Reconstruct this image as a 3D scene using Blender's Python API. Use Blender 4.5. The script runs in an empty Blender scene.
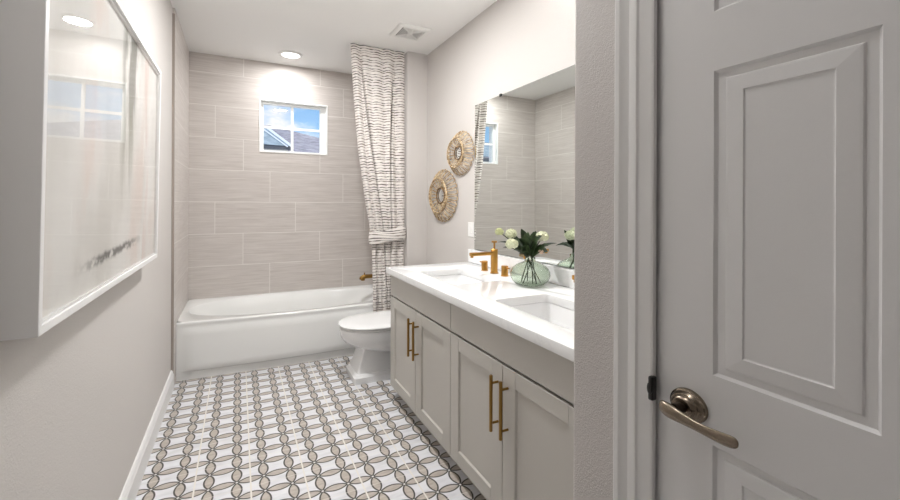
import bpy, bmesh, math, random
from mathutils import Vector, Matrix, noise
C = bpy.context; D = bpy.data
col = C.scene.collection
random.seed(7)
PI = math.pi

# ------------------------------------------------------------------ camera
f_px, cy_px, TH, HC, ROLL = 422.39, 203.453, .464, 1.338, .004
cam_d = D.cameras.new('camera'); cam = D.objects.new('camera', cam_d); col.objects.link(cam)
cam_d.sensor_fit = 'HORIZONTAL'; cam_d.sensor_width = 36
cam_d.lens = 36 * f_px / 900; cam_d.shift_y = -(250 - cy_px) / 900
cam_d.clip_start = .02; cam_d.clip_end = 300
s_, c_ = math.sin(TH), math.cos(TH)
R0, F0, U0 = Vector((c_, -s_, 0)), Vector((s_, c_, 0)), Vector((0, 0, 1))
Rr = (R0 + ROLL * U0).normalized(); Ur = (U0 - ROLL * R0).normalized()
m = Matrix.Identity(4)
for i in range(3):
    m[i][0] = Rr[i]; m[i][1] = Ur[i]; m[i][2] = -F0[i]
m[0][3], m[1][3], m[2][3] = 0, 0, HC
cam.matrix_world = m
C.scene.camera = cam

# ------------------------------------------------------------------ render look
vs = C.scene.view_settings
vs.view_transform = 'Standard'; vs.look = 'None'; vs.gamma = 1; vs.use_curve_mapping = False
vs.exposure = 0.1

# ------------------------------------------------------------------ node helpers
def nt_new(name):
    mt = D.materials.new(name); mt.use_nodes = True
    nt = mt.node_tree; nt.nodes.clear()
    out = nt.nodes.new('ShaderNodeOutputMaterial')
    return mt, nt, out
class N:
    """tiny helper around a node tree"""
    def __init__(s, nt): s.nt = nt
    def n(s, t, **kw):
        x = s.nt.nodes.new(t)
        for k, v in kw.items(): setattr(x, k, v)
        return x
    def L(s, a, b): s.nt.links.new(a, b)
    def setin(s, sock, v):
        if isinstance(v, bpy.types.NodeSocket): s.L(v, sock)
        else: sock.default_value = v
    def math(s, op, a, b=0.0, c=None, clamp=False):
        x = s.n('ShaderNodeMath', operation=op, use_clamp=clamp)
        s.setin(x.inputs[0], a); s.setin(x.inputs[1], b)
        if c is not None: s.setin(x.inputs[2], c)
        return x.outputs[0]
    def mix(s, fac, a, b, blend='MIX'):
        x = s.n('ShaderNodeMix', data_type='RGBA', blend_type=blend)
        s.setin(x.inputs[0], fac); s.setin(x.inputs[6], a); s.setin(x.inputs[7], b)
        return x.outputs[2]
    def xyz(s, vec):
        x = s.n('ShaderNodeSeparateXYZ'); s.L(vec, x.inputs[0]); return x.outputs
    def comb(s, a, b, c):
        x = s.n('ShaderNodeCombineXYZ')
        for i, v in enumerate((a, b, c)): s.setin(x.inputs[i], v)
        return x.outputs[0]
    def noise(s, vec, scale, detail=2, rough=.5, out=0):
        x = s.n('ShaderNodeTexNoise')
        if vec is not None: s.L(vec, x.inputs['Vector'])
        x.inputs['Scale'].default_value = scale; x.inputs['Detail'].default_value = detail
        x.inputs['Roughness'].default_value = rough
        return x.outputs[out]
    def ramp(s, fac, stops):
        x = s.n('ShaderNodeValToRGB'); s.L(fac, x.inputs[0])
        e = x.color_ramp.elements
        while len(e) < len(stops): e.new(.5)
        for el, (p, cc) in zip(e, stops):
            el.position = p; el.color = cc if len(cc) == 4 else (*cc, 1)
        return x.outputs[0]
    def smooth(s, v, lo, hi):
        x = s.n('ShaderNodeMapRange', interpolation_type='SMOOTHSTEP')
        s.setin(x.inputs[0], v); x.inputs[1].default_value = lo; x.inputs[2].default_value = hi
        return x.outputs[0]
    def pos(s):
        return s.n('ShaderNodeNewGeometry').outputs['Position']
    def obj(s):
        return s.n('ShaderNodeTexCoord').outputs['Object']
    def bump(s, h, strength=.2, dist=.01):
        x = s.n('ShaderNodeBump'); x.inputs['Strength'].default_value = strength
        x.inputs['Distance'].default_value = dist; s.L(h, x.inputs['Height']); return x.outputs[0]
def lin(r, g, b):
    f = lambda v: ((v / 255 + .055) / 1.055) ** 2.4 if v > 10 else v / 255 / 12.92
    return (f(r), f(g), f(b), 1)
def principled(name, color=(.8, .8, .8, 1), rough=.5, metal=0, spec=.5, coat=0, bump=None, trans=0, ior=1.45):
    mt, nt, out = nt_new(name); h = N(nt)
    p = h.n('ShaderNodeBsdfPrincipled')
    p.inputs['Base Color'].default_value = color
    p.inputs['Roughness'].default_value = rough; p.inputs['Metallic'].default_value = metal
    p.inputs['Specular IOR Level'].default_value = spec; p.inputs['Coat Weight'].default_value = coat
    p.inputs['Transmission Weight'].default_value = trans; p.inputs['IOR'].default_value = ior
    if bump:
        sc, st, ds = bump
        h.L(h.bump(h.noise(h.pos(), sc, 3), st, ds), p.inputs['Normal'])
    h.L(p.outputs[0], out.inputs[0])
    return mt, h, p

# ------------------------------------------------------------------ world: blue sky with soft clouds
def make_world():
    w = D.worlds.new('sky'); C.scene.world = w; w.use_nodes = True
    nt = w.node_tree; nt.nodes.clear(); h = N(nt)
    out = h.n('ShaderNodeOutputWorld'); bg = h.n('ShaderNodeBackground')
    d = h.n('ShaderNodeTexCoord').outputs['Generated']
    x, y, z = h.xyz(d)
    base = h.ramp(z, [(0, lin(205, 228, 250)), (.15, lin(160, 205, 248)), (.5, lin(88, 158, 232))])
    nn = h.noise(h.comb(x, y, h.math('MULTIPLY', z, 2.0)), 4.2, 5, .55)
    cl = h.smooth(nn, .50, .63)
    h.L(h.mix(cl, base, lin(252, 252, 255)), bg.inputs[0])
    bg.inputs[1].default_value = 1.0
    h.L(bg.outputs[0], out.inputs[0])
make_world()

# ------------------------------------------------------------------ lights
def area(name, loc, size, power, rot=(0, 0, 0), color=(1, 1, 1), sy=None, shape='RECTANGLE', spread=PI):
    l = D.lights.new(name, 'AREA'); l.shape = shape; l.size = size
    if sy: l.size_y = sy
    l.energy = power; l.color = color[:3]; l.spread = spread
    o = D.objects.new(name, l); o.location = loc; o.rotation_euler = rot; col.objects.link(o)
    return o
sun = D.lights.new('sun', 'SUN'); sun.energy = 3.0; sun.angle = .01; sun.color = (1, .96, .9)
so = D.objects.new('sun', sun); so.rotation_euler = (math.radians(48), 0, math.radians(-35)); col.objects.link(so)
# ceiling downlights (fixtures are built further down); the visible one sits over the tub, the last is added to light the near end
LIGHTS = [('downlight_lamp', (.436, 4.246), 8, .17), ('downlight_lamp', (.55, 2.55), 34, .17), ('downlight_lamp', (.35, .75), 4.6, .17)]
for n_, (x_, y_), p_, s0 in LIGHTS:
    area(n_, (x_, y_, 2.722), s0, p_, (0, 0, 0), (1, 1, .995), shape='DISK')

# added fill light on the right wall, unseen behind the near wall corner
area('added_fill_lamp', (1.47, 1.22, 2.36), .12, 36, (0, math.radians(168), 0), (1, 1, .995), .55)

# ------------------------------------------------------------------ mesh helpers
def link(name, me, mat=None, parent=None, smooth=False):
    o = D.objects.new(name, me); col.objects.link(o)
    if mat is not None:
        for q in (mat if isinstance(mat, (list, tuple)) else [mat]): me.materials.append(q)
    if parent is not None: o.parent = parent
    if smooth:
        for p in me.polygons: p.use_smooth = True
    return o
def obj(name, bm, mat=None, parent=None, smooth=False, auto=None):
    bmesh.ops.recalc_face_normals(bm, faces=bm.faces)
    me = D.meshes.new(name); bm.to_mesh(me); bm.free()
    o = link(name, me, mat, parent, smooth or auto is not None)
    if auto is not None: me.set_sharp_from_angle(angle=math.radians(auto))
    return o
def tag(o, label, cat, group=None, kind=None):
    o['label'] = label; o['category'] = cat
    if group: o['group'] = group
    if kind: o['kind'] = kind
    return o
def thing(name, loc, label, cat, group=None):
    o = D.objects.new(name, None); o.empty_display_size = .05; o.location = loc; col.objects.link(o)
    return tag(o, label, cat, group)
def struct(o, label=None):
    o['kind'] = 'structure'
    if label: o['label'] = label
    return o
def add_box(bm, x0, x1, y0, y1, z0, z1, bevel=0, seg=2, mi=0):
    r = bmesh.ops.create_cube(bm, size=1)
    vs_ = r['verts']
    for v in vs_:
        v.co = Vector(((x0 + x1) / 2 + v.co.x * (x1 - x0), (y0 + y1) / 2 + v.co.y * (y1 - y0), (z0 + z1) / 2 + v.co.z * (z1 - z0)))
    fs = set(f for v in vs_ for f in v.link_faces)
    for f in fs: f.material_index = mi
    if bevel:
        es = list(set(e for v in vs_ for e in v.link_edges))
        bmesh.ops.bevel(bm, geom=es, offset=bevel, segments=seg, profile=.5, affect='EDGES')
def box(*a, **k):
    bm = bmesh.new(); add_box(bm, *a, **k); return bm
def add_ring_loft(bm, rings, cap0=True, cap1=True, closed=True):
    vr = [[bm.verts.new(p) for p in r] for r in rings]
    n = len(vr[0])
    for a, b in zip(vr, vr[1:]):
        for i in range(n if closed else n - 1):
            j = (i + 1) % n
            bm.faces.new((a[i], a[j], b[j], b[i]))
    if cap0: bm.faces.new(vr[0][::-1])
    if cap1: bm.faces.new(vr[-1])
    return vr
def add_tube(bm, pts, rad, n=10, caps=True, flat=1.0):
    pts = [Vector(p) for p in pts]
    rings = []; prev = None
    for i, p in enumerate(pts):
        t = (pts[min(i + 1, len(pts) - 1)] - pts[max(i - 1, 0)]).normalized()
        if prev is None:
            a = Vector((0, 0, 1)) if abs(t.z) < .9 else Vector((1, 0, 0))
            u = t.cross(a).normalized()
        else:
            u = (prev - t * prev.dot(t)).normalized()
        prev = u; v = t.cross(u)
        r = rad[i] if isinstance(rad, (list, tuple)) else rad
        rings.append([p + (u * math.cos(2 * PI * k / n) + v * math.sin(2 * PI * k / n) * flat) * r for k in range(n)])
    add_ring_loft(bm, rings, caps, caps)
def add_lathe(bm, prof, cx=0, cy=0, n=32, sx=1, sy=1, cap0=True, cap1=True):
    rings = [[Vector((cx + r * math.cos(2 * PI * k / n) * sx, cy + r * math.sin(2 * PI * k / n) * sy, z)) for k in range(n)] for r, z in prof]
    add_ring_loft(bm, rings, cap0, cap1)
def rrect(x0, x1, y0, y1, r, z, n=6):
    pts = []
    for (cx, cy, a0) in ((x1 - r, y1 - r, 0), (x0 + r, y1 - r, 90), (x0 + r, y0 + r, 180), (x1 - r, y0 + r, 270)):
        for k in range(n + 1):
            a = math.radians(a0 + 90 * k / n)
            pts.append(Vector((cx + r * math.cos(a), cy + r * math.sin(a), z)))
    return pts
def prism(bm, poly, axis, a0, a1):
    """extrude a 2D polygon along an axis; poly holds the two other coordinates in order"""
    def P(p, a):
        if axis == 'x': return Vector((a, p[0], p[1]))
        if axis == 'y': return Vector((p[0], a, p[1]))
        return Vector((p[0], p[1], a))
    add_ring_loft(bm, [[P(p, a0) for p in poly], [P(p, a1) for p in poly]])
def copy_tree(o, parent=None):
    c = o.copy(); col.objects.link(c)
    if parent is not None: c.parent = parent
    for ch in list(o.children): copy_tree(ch, c)
    return c

# ------------------------------------------------------------------ dimensions
XW, XT, XR = -.430, -.415, 1.587      # painted left wall, tiled left wall, right wall
YB, YT, YWING = 4.584, 3.60, 3.655    # back wall, start of tile, front of wing wall
ZC = 2.738
XP = .740                             # wall plane holding the closed door
XAR = 1.388                           # right wall of the tub alcove

# ------------------------------------------------------------------ materials
def paint(name, color, bscale=260, bst=.25, rough=.55, dist=.004):
    mt, h, p = principled(name, color, rough, spec=.35)
    p1 = h.pos()
    nn = h.math('ADD', h.noise(p1, bscale, 2), h.math('MULTIPLY', h.noise(p1, bscale * .4, 2), .8))
    h.L(h.bump(nn, bst, dist), p.inputs['Normal'])
    return mt
M = {}
M['wall'] = paint('greige_paint', lin(205, 200, 196))
M['ceiling'] = paint('ceiling_paint', lin(243, 242, 240), 180, .2, .7)
M['trim'] = principled('trim_paint', lin(232, 231, 230), .35)[0]
M['door'] = principled('door_paint', lin(226, 225, 225), .38, bump=(90, .06, .003))[0]
M['cabinet'] = principled('cabinet_paint', lin(188, 184, 177), .38)[0]
M['porcelain'] = principled('porcelain', lin(238, 238, 238), .08, coat=.3)[0]
M['acrylic'] = principled('tub_acrylic', lin(232, 232, 230), .14, coat=.2)[0]
M['white'] = principled('white_plastic', lin(236, 235, 232), .35)[0]
M['vinyl'] = principled('window_vinyl', lin(245, 245, 243), .3)[0]
M['brass'] = principled('brushed_brass', lin(196, 148, 78), .28, 1)[0]
M['brass_dark'] = principled('aged_brass', lin(150, 118, 66), .3, 1)[0]
M['nickel'] = principled('antique_nickel', lin(138, 126, 112), .27, 1)[0]
M['black'] = principled('black_metal', lin(28, 26, 25), .4)[0]
M['dark'] = principled('dark_gap', lin(60, 48, 40), .7)[0]
M['chrome'] = principled('chrome', lin(215, 215, 215), .08, 1)[0]
M['mirror'] = principled('mirror_silver', (.84, .875, .855, 1), .0, 1)[0]
M['strip'] = principled('tile_edge_trim', lin(158, 148, 140), .4)[0]
M['grille_dark'] = principled('vent_dark', lin(78, 77, 75), .7)[0]

def tile_mat(name, axis):
    mt, h, p = principled(name, rough=.32, spec=.4)
    x, y, z = h.xyz(h.pos())
    a, off = (x, -.201) if axis == 'x' else (y, YB - 1.0)
    J, RH, z0 = .241, .3048, 2.259
    rz = h.math('DIVIDE', h.math('SUBTRACT', z, z0), RH)
    row = h.math('FLOOR', rz); fz = h.math('FRACT', rz)
    xx = h.math('DIVIDE', h.math('ADD', h.math('SUBTRACT', a, off), h.math('MULTIPLY', h.math('ADD', row, 1), J)), 3 * J)
    colx = h.math('FLOOR', xx); fx = h.math('FRACT', xx)
    ex = h.math('MULTIPLY', h.math('MINIMUM', fx, h.math('SUBTRACT', 1, fx)), 3 * J)
    ez = h.math('MULTIPLY', h.math('MINIMUM', fz, h.math('SUBTRACT', 1, fz)), RH)
    d = h.math('MINIMUM', ex, ez)
    g = h.math('SUBTRACT', 1, h.smooth(d, .0015, .004))
    wn = h.n('ShaderNodeTexWhiteNoise', noise_dimensions='2D'); h.L(h.comb(colx, row, 0), wn.inputs['Vector'])
    rnd = wn.outputs['Value']
    sv = h.comb(h.math('ADD', h.math('MULTIPLY', a, 1.2), h.math('MULTIPLY', rnd, 9)), h.math('MULTIPLY', rnd, 5), h.math('MULTIPLY', z, 30))
    st = h.noise(sv, 3.2, 4, .6)
    sv2 = h.comb(h.math('MULTIPLY', a, 2), 0, h.math('MULTIPLY', z, 14)); st2 = h.noise(sv2, 1.6, 2)
    tone = h.math('ADD', h.math('MULTIPLY', st, .75), h.math('MULTIPLY', st2, .25))
    base = h.ramp(tone, [(.3, lin(190, 182, 176)), (.5, lin(205, 198, 193)), (.72, lin(219, 213, 208))])
    base = h.mix(h.math('MULTIPLY', rnd, .12), base, lin(190, 182, 177))
    h.L(h.mix(h.math('MULTIPLY', g, .85), base, lin(232, 228, 223)), p.inputs['Base Color'])
    h.L(h.bump(h.math('ADD', h.math('MULTIPLY', st, .15), h.math('MULTIPLY', g, -1)), .25, .002), p.inputs['Normal'])
    return mt
M['tile_x'] = tile_mat('striped_wall_tile', 'x')
M['tile_y'] = tile_mat('striped_wall_tile_side', 'y')

def floor_mat():
    mt, h, p = principled('circle_mosaic_floor', rough=.28, spec=.45)
    x, y, z = h.xyz(h.pos())
    PX, PY, X0, Y0 = .119, .121, .116, 2.137
    cx = h.math('DIVIDE', h.math('SUBTRACT', x, X0), PX)
    cy = h.math('DIVIDE', h.math('SUBTRACT', y, Y0), PY)
    fx = h.math('SUBTRACT', h.math('FRACT', cx), .5)
    fy = h.math('SUBTRACT', h.math('FRACT', cy), .5)
    def dist(ox, oy):
        return h.math('SQRT', h.math('ADD', h.math('POWER', h.math('SUBTRACT', fx, ox), 2), h.math('POWER', h.math('SUBTRACT', fy, oy), 2)))
    # distance to the four neighbouring circle centres; FRACT of the absolute keeps it symmetric
    dd = None
    for o in ((1, 0), (-1, 0), (0, 1), (0, -1)):
        q = dist(*o); dd = q if dd is None else h.math('MINIMUM', dd, q)
    r = .690
    e = h.math('SUBTRACT', dd, r)                      # < 0 inside a petal
    petal = h.math('SUBTRACT', 1, h.smooth(e, -.012, .004))
    line = h.math('SUBTRACT', 1, h.smooth(h.math('ABSOLUTE', h.math('ADD', e, .012)), .022, .042))
    # white dot where the petals meet
    nd = h.math('SQRT', h.math('ADD', h.math('POWER', h.math('SUBTRACT', .5, h.math('ABSOLUTE', fx)), 2), h.math('POWER', h.math('SUBTRACT', .5, h.math('ABSOLUTE', fy)), 2)))
    dot = h.math('SUBTRACT', 1, h.smooth(nd, .035, .055))
    ring = h.math('MULTIPLY', h.smooth(nd, .035, .055), h.math('SUBTRACT', 1, h.smooth(nd, .075, .095)))
    mar = h.noise(h.comb(h.math('MULTIPLY', x, 1.2), h.math('MULTIPLY', y, 4), 0), 6, 4)
    white = h.ramp(mar, [(.3, lin(206, 206, 210)), (.55, lin(225, 225, 229)), (1, lin(232, 232, 235))])
    tn = h.noise(h.comb(x, h.math('MULTIPLY', y, 3), 0), 22, 3)
    taupe = h.ramp(tn, [(.3, lin(170, 161, 150)), (.7, lin(197, 188, 180))])
    c = h.mix(petal, white, taupe)
    c = h.mix(h.math('MULTIPLY', ring, .5), c, lin(110, 102, 92))
    c = h.mix(line, c, lin(66, 63, 58))
    c = h.mix(dot, c, lin(226, 225, 224))
    def grout(v, per):
        q = h.math('FRACT', h.math('ADD', h.math('MULTIPLY', v, .5), .25 if per else .25))
        return h.math('SUBTRACT', 1, h.smooth(h.math('ABSOLUTE', h.math('SUBTRACT', q, .5)), .009, .017))
    gx = h.math('FRACT', h.math('MULTIPLY', h.math('ADD', cx, .5), .5))
    gxx = h.math('MINIMUM', gx, h.math('SUBTRACT', 1, gx))
    gy = h.math('FRACT', h.math('MULTIPLY', h.math('ADD', cy, -.5), .5))
    gyy = h.math('MINIMUM', gy, h.math('SUBTRACT', 1, gy))
    g = h.math('SUBTRACT', 1, h.smooth(gxx, .010, .020))
    g2 = h.math('MULTIPLY', h.math('SUBTRACT', 1, h.smooth(gyy, .005, .012)), .55)
    gm = h.math('MAXIMUM', g, g2)
    c = h.mix(gm, c, lin(226, 222, 215))
    h.L(c, p.inputs['Base Color'])
    return mt
M['floor'] = floor_mat()

def quartz():
    mt, h, p = principled('white_quartz', rough=.12, spec=.5)
    n1 = h.noise(h.pos(), 3.5, 5, .6)
    v = h.math('ABSOLUTE', h.math('SUBTRACT', n1, .5))
    k = h.math('SUBTRACT', 1, h.smooth(v, .0, .02))
    h.L(h.mix(h.math('MULTIPLY', k, .2), lin(240, 240, 240), lin(214, 214, 216)), p.inputs['Base Color'])
    return mt
M['quartz'] = quartz()

def stripe_cloth(name='striped_curtain_cloth'):
    mt, h, p = principled(name, rough=.85, spec=.1)
    uv = h.n('ShaderNodeUVMap').outputs[0]
    u, v, _ = h.xyz(uv)
    wob = h.noise(h.comb(h.math('MULTIPLY', u, 7), h.math('MULTIPLY', v, 2), 0), 1.0, 2)
    vv = h.math('DIVIDE', h.math('ADD', v, h.math('MULTIPLY', h.math('SUBTRACT', wob, .5), .010)), .0245)
    row = h.math('FLOOR', vv); fr = h.math('FRACT', vv)
    wn = h.n('ShaderNodeTexWhiteNoise', noise_dimensions='1D'); h.L(row, wn.inputs['W'])
    rr = wn.outputs['Value']
    seg = h.noise(h.comb(h.math('ADD', h.math('MULTIPLY', u, 8), h.math('MULTIPLY', rr, 40)), h.math('MULTIPLY', row, 3.7), 0), 1.0, 2)
    th = h.math('ADD', .05, h.math('MULTIPLY', h.smooth(seg, .34, .66), .14))
    d = h.math('ABSOLUTE', h.math('SUBTRACT', fr, h.math('ADD', .5, h.math('MULTIPLY', h.math('SUBTRACT', rr, .5), .35))))
    k = h.math('LESS_THAN', d, th)
    dark = h.mix(rr, lin(62, 54, 50), lin(122, 108, 98))
    h.L(h.mix(k, lin(226, 220, 215), dark), p.inputs['Base Color'])
    p.inputs['Sheen Weight'].default_value = .2
    return mt
M['cloth'] = stripe_cloth()

def rattan(name, a, b):
    mt, h, p = principled(name, rough=.55)
    n1 = h.noise(h.pos(), 40, 2)
    h.L(h.ramp(n1, [(.38, a), (.6, b)]), p.inputs['Base Color'])
    return mt
M['rattan'] = rattan('rattan_cane', lin(152, 122, 84), lin(222, 200, 164))
M['rattan_dark'] = rattan('rattan_binding', lin(84, 62, 42), lin(150, 122, 86))

def glazing(name, tint=(1, 1, 1, 1), ior=1.5, rough=0):
    mt, nt, out = nt_new(name); h = N(nt)
    t = h.n('ShaderNodeBsdfTransparent'); t.inputs[0].default_value = tint
    g = h.n('ShaderNodeBsdfGlossy'); g.inputs['Roughness'].default_value = rough
    fr = h.n('ShaderNodeFresnel'); fr.inputs[0].default_value = ior
    bf = h.n('ShaderNodeNewGeometry').outputs['Backfacing']
    mx = h.n('ShaderNodeMixShader'); h.L(h.math('MULTIPLY', fr.outputs[0], h.math('SUBTRACT', 1, bf)), mx.inputs[0]); h.L(t.outputs[0], mx.inputs[1]); h.L(g.outputs[0], mx.inputs[2])
    h.L(mx.outputs[0], out.inputs[0])
    return mt
M['glazing'] = glazing('clear_glazing')
def glass(name, color, ior=1.45):
    mt, h, p = principled(name, color, .0, trans=1, ior=ior); return mt
M['vase'] = glass('green_glass', (.74, .80, .72, 1), 1.3)
M['water'] = glass('vase_water', (.80, .90, .80, 1), 1.2)
def emis(name, color, st):
    mt, nt, out = nt_new(name); h = N(nt)
    e = h.n('ShaderNodeEmission'); e.inputs[0].default_value = color; e.inputs[1].default_value = st
    h.L(e.outputs[0], out.inputs[0]); return mt
M['lamp'] = emis('lamp_lens', (1, .97, .93, 1), 4)

# ------------------------------------------------------------------ room shell
def wall(name, bm, mat, auto=None): return struct(obj(name, bm, mat, auto=auto))
wall('floor', box(-.60, 1.75, -1.35, 4.80, -.10, 0), M['floor'])
wall('ceiling', box(-.60, 1.75, -1.35, 4.80, ZC, ZC + .12), M['ceiling'])
wall('wall_left', box(-.58, XW, -1.35, 4.80, 0, ZC), M['wall'])
wall('wall_alcove_left', box(XW, XT, YT + .012, YB, 0, ZC), M['tile_y'])
wall('trim_1', box(XW, XT + .001, YT - .002, YT + .012, 0, ZC - .045), M['strip'])
# back wall with the window opening
WX0, WX1, WZ0, WZ1 = .180, .840, 1.842, 2.369
bm = bmesh.new()
add_box(bm, XW, WX0, YB, 4.78, 0, ZC); add_box(bm, WX1, XR, YB, 4.78, 0, ZC)
add_box(bm, WX0, WX1, YB, 4.78, 0, WZ0); add_box(bm, WX0, WX1, YB, 4.78, WZ1, ZC)
wall('wall_back', bm, M['tile_x'])
wall('wall_right', box(XR, 1.75, .66, 4.80, 0, ZC), M['wall'])
bm = box(XAR + .012, XR, YWING, YB, 0, ZC); add_box(bm, XAR, XAR + .012, YWING, 3.74, 0, ZC)
wall('wall_wing', bm, M['wall'])
wall('wall_alcove_right', box(XAR, XAR + .012, 3.74, YB, 0, ZC), M['tile_y'])
# wall with the closed door, its corner is a soft bullnose
DY0, DY1, DZ1 = -.235, .575, 2.05
bm = bmesh.new()
rb = .012
poly = [(XP, DY1)]
for k in range(7):
    a = PI - (PI / 2) * k / 6
    poly.append((XP + rb + rb * math.cos(a), .800 - rb + rb * math.sin(a)))
poly += [(XR, .800), (XR, .66), (XP + .12, .66), (XP + .12, DY1)]
prism(bm, poly, 'z', 0, ZC)
add_box(bm, XP, XP + .12, DY0, DY1, DZ1, ZC); add_box(bm, XP, XP + .12, -1.35, DY0, 0, ZC)
M['wall_tex'] = paint('orange_peel_paint', lin(196, 191, 188), 300, .45, .55, .003)
wall('wall_front', bm, M['wall_tex'], auto=30)
# rear wall behind the camera
bm = bmesh.new()
add_box(bm, XW, XP, -1.35, -1.25, 0, ZC)
wall('wall_rear', bm, M['wall'])

# baseboards
def baseboard(name, axis, face, d, a0, a1, h=.135, t=.019):
    """profile extruded along an axis; d is the direction away from the wall"""
    pr = [(0, 0), (t, 0), (t, h - .03), (t * .75, h - .022), (t * .7, h - .010), (t * .35, h), (0, h)]
    bm = bmesh.new()
    if axis == 'y': prism(bm, [(face + d * p, q) for p, q in pr], 'y', a0, a1)
    else: prism(bm, [(face + d * p, q) for p, q in pr], 'x', a0, a1)
    return struct(obj(name, bm, M['trim']))
baseboard('baseboard_left', 'y', XW, 1, -1.25, YT - .004)
baseboard('baseboard_right', 'y', XR, -1, 2.86, YWING)
baseboard('baseboard_wing', 'x', YWING, -1, 1.41, XR - .02)
baseboard('baseboard_front', 'y', XP, -1, .655, .800, .135, .019)

# window: white reveal liner, vinyl frame, muntins, panes
wf = bmesh.new()
lt = .012
add_box(wf, WX0, WX0 + lt, YB - .006, 4.78, WZ0, WZ1); add_box(wf, WX1 - lt, WX1, YB - .006, 4.78, WZ0, WZ1)
add_box(wf, WX0 + lt, WX1 - lt, YB - .006, 4.78, WZ0, WZ0 + lt); add_box(wf, WX0 + lt, WX1 - lt, YB - .006, 4.78, WZ1 - lt, WZ1)
win = struct(obj('window_1', wf, M['vinyl']))
GX0, GX1, GZ0, GZ1, GY = .222, .772, 1.868, 2.333, 4.66
fr = bmesh.new()
add_box(fr, WX0 + lt, GX0, GY - .02, GY + .03, WZ0 + lt, WZ1 - lt); add_box(fr, GX1, WX1 - lt, GY - .02, GY + .03, WZ0 + lt, WZ1 - lt)
add_box(fr, GX0, GX1, GY - .02, GY + .03, WZ0 + lt, GZ0); add_box(fr, GX0, GX1, GY - .02, GY + .03, GZ1, WZ1 - lt)
obj('window_frame', fr, M['vinyl'], win)
mu = bmesh.new()
add_box(mu, .482, .506, GY - .012, GY + .012, GZ0, GZ1)
add_box(mu, GX0, .482, GY - .011, GY + .011, 2.092, 2.116); add_box(mu, .506, GX1, GY - .011, GY + .011, 2.092, 2.116)
obj('muntin', mu, M['vinyl'], win)
obj('window_pane', box(GX0, GX1, GY + .014, GY + .018, GZ0, GZ1), M['glazing'], win)

# ------------------------------------------------------------------ door with lever and casing
def door_panel_slab():
    bm = bmesh.new()
    xf, xb = .747, .785
    y0, y1, z0, z1 = DY0 + .004, .571, .012, 2.04
    cols = [(.239, .457), (-.105, .113)]
    rows = [(.26, .915), (1.038, 1.573), (1.677, 1.925)]
    ys = sorted([y0, y1] + [v for c in cols for v in c]); zs = sorted([z0, z1] + [v for r in rows for v in r])
    vt = {}
    def V(x, y, z):
        k = (round(x, 5), round(y, 5), round(z, 5))
        if k not in vt: vt[k] = bm.verts.new((x, y, z))
        return vt[k]
    for i in range(len(ys) - 1):
        for j in range(len(zs) - 1):
            a, b, c, d = ys[i], ys[i + 1], zs[j], zs[j + 1]
            if (a, b) in [tuple(sorted(q)) for q in cols] and (c, d) in rows:
                rings = [(0, 0), (.0015, .002), (.005, .0055), (.018, .0055), (.020, .0025), (.023, .002), (.048, .0003), (.050, .0022), (.052, .0026)]
                prev = None
                for ins, dep in rings:
                    iy, iz = ins, ins * .88
                    q = [V(xf + dep, a + iy, c + iz), V(xf + dep, b - iy, c + iz), V(xf + dep, b - iy, d - iz), V(xf + dep, a + iy, d - iz)]
                    if prev:
                        for k in range(4): bm.faces.new((prev[k], prev[(k + 1) % 4], q[(k + 1) % 4], q[k]))
                    prev = q
                bm.faces.new(prev)
            else:
                bm.faces.new((V(xf, a, c), V(xf, b, c), V(xf, b, d), V(xf, a, d)))
    # edges and back
    o = [V(xf, y0, z0), V(xf, y1, z0), V(xf, y1, z1), V(xf, y0, z1)]
    bk = [V(xb, y0, z0), V(xb, y1, z0), V(xb, y1, z1), V(xb, y0, z1)]
    bm.faces.new(bk)
    def side(vals, mk):
        pass
    for (ax, lst) in (('z0', ys), ('z1', ys), ('y0', zs), ('y1', zs)):
        for p, q in zip(lst, lst[1:]):
            if ax == 'z0': f = (V(xf, p, z0), V(xf, q, z0), V(xb, q, z0), V(xb, p, z0))
            if ax == 'z1': f = (V(xf, p, z1), V(xf, q, z1), V(xb, q, z1), V(xb, p, z1))
            if ax == 'y0': f = (V(xf, y0, p), V(xf, y0, q), V(xb, y0, q), V(xb, y0, p))
            if ax == 'y1': f = (V(xf, y1, p), V(xf, y1, q), V(xb, y1, q), V(xb, y1, p))
            try: bm.faces.new(f)
            except ValueError: pass
    return bm
door = struct(obj('door_1', door_panel_slab(), M['door']), 'white moulded panel door, closed, with an antique nickel lever')
HY, HZ = .500, .967
def xlathe(bm, prof, y, z, n=40, sy=1.2):
    rings = [[Vector((x, y + r * sy * math.cos(2 * PI * k / n), z + r * math.sin(2 * PI * k / n))) for k in range(n)] for r, x in prof]
    add_ring_loft(bm, rings)
bm = bmesh.new()
xlathe(bm, [(.0298, .747), (.0298, .743), (.0290, .7405), (.0265, .739), (.0255, .7365), (.0225, .7325), (.0205, .7318), (.0200, .729), (.017, .7245), (.0155, .7235)], HY, HZ)
rose = obj('rose', bm, M['nickel'], door, auto=25)
bm = bmesh.new()
xlathe(bm, [(.0095, .724), (.0095, .712), (.0105, .7095), (.0105, .703)], HY, HZ, sy=1.15)
obj('lever_neck', bm, principled('dark_nickel', lin(70, 60, 52), .35, 1)[0], door, auto=30)
bm = bmesh.new()
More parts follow.
